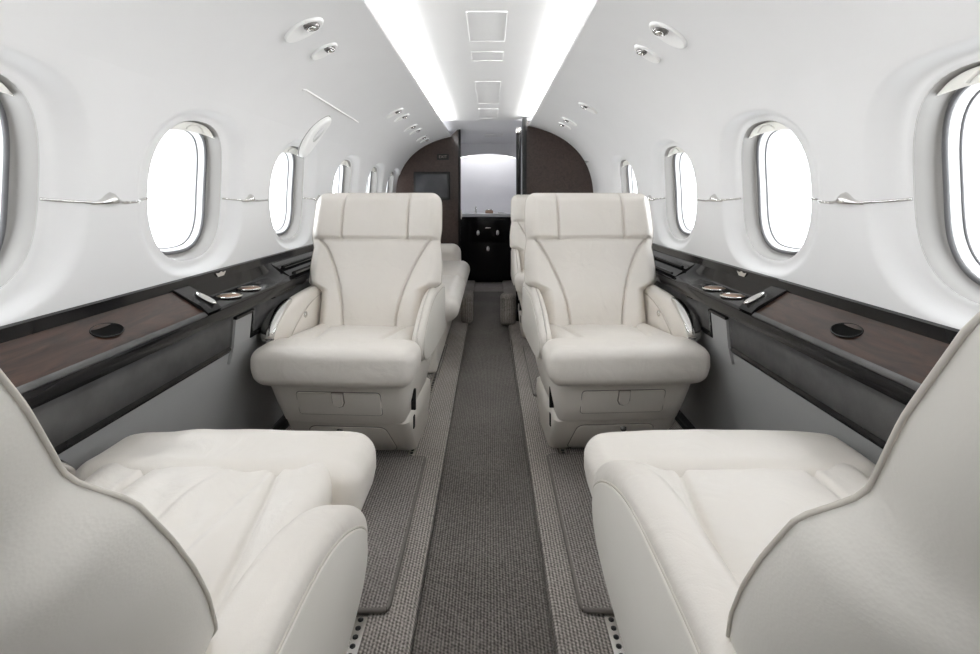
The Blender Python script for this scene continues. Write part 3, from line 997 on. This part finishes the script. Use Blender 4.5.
# ------------------------------------------------------------------ wall fittings
def seam_cord(sg, y0, y1, knob_y, label):
    s = s_of_z(1.045)
    root = thing('shade_slider', (0, 0, 0), label, 'shade slider', 'shade sliders between the windows')
    pts = []
    for i in range(25):
        t = i / 24; y = y0 + (y1 - y0) * t
        # follows the dish of each window at both ends
        sag = -.010 * math.sin(PI * t) 
        def dish(yc):
            q = abs(y - yc)
            return .034 * (1 - smooth(min(1, max(0, (q - OW) / (DW - OW) / .72 - .38))))  if q < DW else 0
        d = max([dish(yc) for yc in WY])
        pts.append(wp(sg, y, s + sag, d - .001))
    m = MB(); m.tube(pts, .0035, 8); m.obj('track', M['chrome'], root)
    if knob_y is not None:
        m = MB()
        prof = []
        V = []; rings = []
        for i in range(17):
            t = -1 + 2 * i / 16
            yy = knob_y + .06 * t
            hgt = .022 * math.exp(-(t / .42) ** 2) + .003
            dep = .014 * math.exp(-(t / .5) ** 2) + .004
            ring = []
            for q in range(14):
                an = 2 * PI * q / 14
                ring.append(wp(sg, yy, s - .008 + (hgt * math.cos(an) if math.cos(an) > 0 else .006 * math.cos(an)), -dep * math.sin(an)))
            rings.append(ring)
        V, F = loft(rings); mesh_obj('knob', V, F, M['chrome'], root)
for sg in (-1, 1):
    sd = 'left' if sg < 0 else 'right'
    seam_cord(sg, WY[3] + OW + .004, WY[4] - OW - .004, 1.285, 'teardrop shade slider between the nearest and second %s windows' % sd)
    seam_cord(sg, WY[4] + OW + .004, WY[5] - OW - .004, 2.035, 'teardrop shade slider between the second and third %s windows' % sd)
    seam_cord(sg, WY[5] + OW + .004, WY[6] - OW - .004, 2.85, 'teardrop shade slider beyond the third %s window' % sd)

def wall_frame(sg, X, y):
    """point on the wall at height on the section where |x| = X; returns s"""
    i = int(np.argmin(np.abs(SP[41:, 0] - X))) + 41
    return float(SS[i])

def reading_light(sg, X, y, ra, rb, label):
    s0 = wall_frame(sg, X, y)
    root = thing('reading_light', (0, 0, 0), label, 'reading light', 'reading lights and air vents on the curved walls')
    dirs = Vector((-.40, 1.0)).normalized()       # (y, s) long axis, lens end up
    per = Vector((dirs.y, -dirs.x))
    n = 36
    def P(p, q, h):
        yy = y + dirs.x * p + per.x * q; ss = s0 + dirs.y * p + per.y * q
        return wp(sg, yy, min(SMAX - .002, ss), -h)
    R = []
    for (k, h) in ((1.0, -.002), (.99, .005), (.95, .009), (.90, .0095), (.7, .007), (.45, .006), (.02, .0055)):
        R.append([P(ra * k * math.cos(2 * PI * i / n), rb * k * math.sin(2 * PI * i / n), h) for i in range(n)])
    V, F = loft(R); mesh_obj('bezel', V, F, M['white'], root, autosharp=60)
    # chrome eyeball and lens at the upper end
    R = []
    for (k, h) in ((1.0, .004), (.96, .013), (.78, .017), (.70, .014), (.02, .013)):
        R.append([P(ra * .42 + rb * .48 * k * math.cos(2 * PI * i / n), rb * .66 * k * math.sin(2 * PI * i / n), h) for i in range(n)])
    V, F = loft(R); eye = mesh_obj('eyeball', V, F, M['lens'], root, autosharp=40)
    R = []
    for (k, h) in ((1.0, .0135), (.8, .0195), (.4, .022), (.02, .0225)):
        R.append([P(ra * .42 + rb * .30 * k * math.cos(2 * PI * i / n), rb * .36 * k * math.sin(2 * PI * i / n), h) for i in range(n)])
    V, F = loft(R); mesh_obj('lens', V, F, M['chrome'], eye)
for (sg, items) in ((-1, ((.565, 1.66, 1.1, 'large oval reading light nearest the camera on the left wall'), (.575, 1.89, .85, 'smaller oval air vent next to the large left reading light'),
                          (.575, 3.28, 1.0, 'first oval of the far cluster of lights on the left wall'), (.565, 3.50, .9, 'second oval of the far cluster of lights on the left wall'),
                          (.58, 3.97, .9, 'third oval of the far cluster of lights on the left wall'), (.575, 4.20, .85, 'fourth oval of the far cluster of lights on the left wall'),
                          (.585, 4.66, .85, 'fifth oval of the far left lights, near the brown bulkhead'), (.58, 4.85, .8, 'sixth oval of the far left lights, last before the bulkhead'))),
                    (1, ((.60, 1.66, 1.1, 'large oval reading light nearest the camera on the right wall'), (.60, 1.88, .85, 'smaller oval air vent next to the large right reading light'),
                         (.60, 3.02, .95, 'single far oval light on the right wall'), (.585, 3.62, .9, 'upper oval of the far pair on the right wall'), (.585, 3.84, .85, 'lower oval of the far pair on the right wall')))):
    for (X, y, k, lab) in items:
        reading_light(sg, X, y, .068 * k, .044 * k, lab)

def build_speaker():
    root = thing('ceiling_speaker', (0, 0, 0), 'long white oval speaker pod above the third left window', 'speaker')
    sg = -1; s0 = s_of_z(1.352); yc = 2.53
    dirs = Vector((.45, 1.0)).normalized(); per = Vector((dirs.y, -dirs.x)); n = 40
    def P(p, q, h): return wp(sg, yc + dirs.x * p + per.x * q, s0 + dirs.y * p + per.y * q, -h)
    R = []
    for (k, h) in ((1, -.004), (.99, .012), (.96, .018), (.9, .022), (.8, .0235), (.6, .022), (.02, .021)):
        R.append([P(.128 * k * math.cos(2 * PI * i / n), .068 * k * math.sin(2 * PI * i / n), h) for i in range(n)])
    g = MB(); g.tube([P(.130 * math.cos(2 * PI * i / n), .070 * math.sin(2 * PI * i / n), .0005) for i in range(n)], .0022, 6, True); g.obj('housing_shadow', M['frame'], root)  # dark ring coloured as the shadow edge around the pod
    V, F = loft(R); mesh_obj('housing', V, F, M['white'], root, autosharp=60)
    R = []
    for (k, h) in ((1, .020), (.95, .0245), (.02, .0245)):
        R.append([P(.02 + .05 * k * math.cos(2 * PI * i / n), .03 * k * math.sin(2 * PI * i / n), h) for i in range(n)])
    V, F = loft(R); mesh_obj('grille', V, F, M['grille'], root)
build_speaker()

# raised panel joint on the left wall
s1 = wall_frame(-1, .725, 0)
m = MB(); m.tube([wp(-1, 2.10, s1 - .004, .0), wp(-1, 2.13, s1 + .002, -.0005)] + [wp(-1, y, s1 + .002 - .012 * (y - 2.13), -.0005) for y in np.linspace(2.16, 3.0, 8)], .0045, 6)
tag(m.obj('trim_1', M['white']), 'thin raised white joint strip on the upper left wall', 'trim', kind='structure')

# ------------------------------------------------------------------ bulkheads, doorway, galley
def bulkhead(sg, y, xin, name, label, ymat):
    pts = []
    ss = np.linspace(0, SMAX, 60)
    pts = [(1.0, -.05), (1.0, .79)] + [(sec(s)[0] + .004, sec(s)[1] + .004) for s in ss] + [(xin, 1.735), (xin, -.05)]
    k = len(pts)
    V = [(sg * x, yy, z) for yy in (y, y + .04) for (x, z) in pts]
    F = [tuple(range(k)), tuple(range(k, 2 * k))[::-1]] + [(i, (i + 1) % k, k + (i + 1) % k, k + i) for i in range(k)]
    o = mesh_obj(name, V, F, ymat, smooth=False)
    return tag(o, label, 'wall', kind='structure')
bulkhead(-1, 5.2, .285, 'wall_front_left', 'dark brown bulkhead left of the doorway, arched top', M['brown'])
bulkhead(1, 4.42, .335, 'wall_front_right', 'dark brown bulkhead right of the doorway, arched top', M['brown'])

# monitor on the left bulkhead
root = thing('monitor', (-.55, 5.2, 1.03), 'black framed flat monitor on the dark left bulkhead', 'monitor')
m = MB(); m.box(-.18, .18, -.03, 0, -.01, .27, .006); m.obj('housing', M['blackmat'], root)
m = MB(); m.box(-.158, .158, -.034, -.028, .018, .245, .001); m.obj('screen', M['screen'], root)
root = thing('exit_plate', (-.44, 5.2, 1.42), 'small dark rectangular sign plate above the monitor', 'sign')
m = MB(); m.box(-.06, .06, -.012, 0, 0, .06, .003); m.obj('plate', M['blackmat'], root)
cu = bpy.data.curves.new('lettering', 'FONT'); cu.body = 'EXIT'; cu.size = .04; cu.align_x = 'CENTER'; cu.align_y = 'CENTER'; cu.extrude = .001
to = bpy.data.objects.new('lettering_curve', cu); COL.objects.link(to)
bpy.context.view_layer.update()
dg = bpy.context.evaluated_depsgraph_get()
me = bpy.data.meshes.new_from_object(to.evaluated_get(dg)); bpy.data.objects.remove(to)
me.materials.clear(); me.materials.append(M['text'])
lt = bpy.data.objects.new('lettering', me); link(lt, root); lt.location = (0, -.0135, .03); lt.rotation_euler = (PI / 2, 0, 0)

# door posts
m = MB(); m.box(-.285, -.262, 5.17, 5.26, -.03, 1.722, .004)
dp = m.obj('door_1', M['black']); tag(dp, 'slim black glossy door post left of the galley doorway', 'door post', kind='structure')
m = MB(); m.box(-.2625, -.252, 5.19, 5.22, .83, .92, .002); m.obj('hinge', M['chrome'], dp)
m = MB(); m.box(.252, .292, 4.40, 4.46, -.03, 1.615, .004)
dp = m.obj('door_2', M['black']); tag(dp, 'black sliding door edge with chrome cap right of the doorway', 'door', kind='structure')
m = MB(); m.box(.250, .294, 4.395, 4.465, 1.59, 1.64, .004); m.obj('cap', M['chrome'], dp)
m = MB(); m.box(.305, .338, 4.36, 4.46, -.03, 1.722, .004)
dp = m.obj('door_3', M['blackmat']); tag(dp, 'black door frame edge against the right brown bulkhead', 'door frame', kind='structure')

# vestibule shell
m = MB(); m.box(-.62, .62, 4.56, 6.95, 1.722, 1.78); o = m.obj('ceiling_vestibule', M['galley_white'], smooth=False); tag(o, 'grey white lowered ceiling beyond the doorway', 'ceiling', kind='structure')
m = MB(); m.box(-.50, -.46, 5.24, 6.95, -.05, 1.74); o = m.obj('wall_vestibule_left', M['galley_white'], smooth=False); tag(o, 'white vestibule side wall left beyond the doorway', 'wall', kind='structure')
m = MB(); m.box(.46, .50, 4.46, 6.95, -.05, 1.74); o = m.obj('wall_vestibule_right', M['galley_white'], smooth=False); tag(o, 'white vestibule side wall right beyond the doorway', 'wall', kind='structure')
m = MB(); m.box(-.62, .62, 6.90, 6.95, -.05, 1.74); o = m.obj('wall_front', M['galley_white'], smooth=False); tag(o, 'white end wall behind the galley', 'wall', kind='structure')
m = MB(); m.box(-.03, .17, 5.55, 5.80, 1.716, 1.723, .002); tag(m.obj('ceiling_vent', M['wall']), 'small flat rectangular panel on the vestibule ceiling', 'ceiling panel')

# galley unit
gy = 6.55
root = thing('galley_cabinet', (.0, gy, 0), 'glossy black galley cabinet with white counter at the end of the aisle', 'cabinet')
def G(name, x0, x1, y0, y1, z0, z1, r, mat, parent=root):
    m = MB(); m.box(x0, x1, y0 - gy, y1 - gy, z0, z1, r); return m.obj(name, mat, parent)
body = G('body', -.36, .36, gy, 6.89, -.02, .80, .006, M['black'])
G('counter', -.37, .37, gy - .03, 6.89, .80, .842, .006, M['galley_white'])
d1 = G('drawer', -.24, .27, gy - .015, gy, .49, .77, .006, M['black'])
d2 = G('door', -.24, .27, gy - .015, gy, .03, .475, .006, M['black'])
for (x, z, p) in ((-.12, .60, d1), (.125, .60, d1), (.005, .40, d2)):
    m = MB(); m.lathe([(.016, 0), (.026, .01), (.026, .02), (.012, .026), (0, .027)], (x, -.014, z), (0, -1, 0), 20, .8, 1.4); m.obj('knob', M['chrome'], p)
G('name_plate', -.03, .04, gy - .019, gy - .014, .655, .668, .001, M['chrome'], d1)
# tap, catch and basin on the counter
root2 = thing('galley_tap', (-.15, 6.62, .842), 'small chrome tap at the left on the white galley counter', 'tap')
m = MB(); m.lathe([(.018, 0), (.014, .01), (.011, .07), (0, .072)], (0, 0, 0), (0, 0, 1), 16); m.tube([(0, 0, .06), (0, -.02, .085), (0, -.06, .08), (0, -.065, .065)], .008, 8); m.obj('spout', M['chrome'], root2)
root2 = thing('napkin_box', (.02, 6.64, .842), 'small tan box in the middle of the white galley counter', 'box')
m = MB(); m.box(-.05, .05, -.03, .03, 0, .035, .004); m.obj('box_body', M['copper'], root2)
m = MB(); m.box(-.04, .04, -.02, .02, .035, .05, .004); m.obj('lid', M['chrome'], root2)
root2 = thing('serving_dish', (.17, 6.64, .842), 'small low metal dish at the right on the white galley counter', 'dish')
m = MB(); m.lathe([(.03, 0), (.045, .012), (.042, .012), (.026, .004), (0, .004)], (0, 0, 0), (0, 0, 1), 20); m.obj('bowl', M['chrome'], root2)

# niche panel with arched header
pts = []
for i in range(21):
    t = -1 + 2 * i / 20; pts.append((.36 * t, 1.535 + .055 * (1 - t * t)))
V = []; k = len(pts)
hd = [(x, z) for (x, z) in pts] + [(.50, 1.535), (.50, 1.725), (-.50, 1.725), (-.50, 1.535)]
kk = len(hd)
V = [(x, y, z) for y in (6.50, 6.53) for (x, z) in hd]
F = [tuple(range(kk)), tuple(range(kk, 2 * kk))[::-1]] + [(i, (i + 1) % kk, kk + (i + 1) % kk, kk + i) for i in range(kk)]
o = mesh_obj('trim_2', V, F, M['galley_white'], smooth=False); tag(o, 'pale arched header above the lit galley niche', 'trim', kind='structure')
m = MB(); m.tube([(x * .95, 6.60, z + .02) for (x, z) in pts], .012, 8)
m.obj('light_tube', M['galley_lamp'], o)
for sg in (-1, 1):
    m = MB(); m.box(sg * .365, sg * .46, 6.53, 6.89, .80, 1.6, .0); o = m.obj('trim_%d' % (4 + sg), M['galley_white'], smooth=False); tag(o, 'white cheek panel on the %s of the galley niche' % ('left' if sg < 0 else 'right'), 'trim', kind='structure')

# ------------------------------------------------------------------ world and view
w = bpy.data.worlds.new('overcast_sky'); scene.world = w; w.use_nodes = True
bg = w.node_tree.nodes['Background']
bg.inputs['Color'].default_value = (.97, .985, 1., 1); bg.inputs['Strength'].default_value = 14.5
vs = scene.view_settings
vs.view_transform = 'Standard'; vs.look = 'None'; vs.gamma = 1.; vs.use_curve_mapping = False
vs.exposure = -.95
scene.cycles.use_denoising = True
scene.cycles.max_bounces = 14; scene.cycles.diffuse_bounces = 10; scene.cycles.transparent_max_bounces = 16
scene.cycles.sample_clamp_indirect = 8.
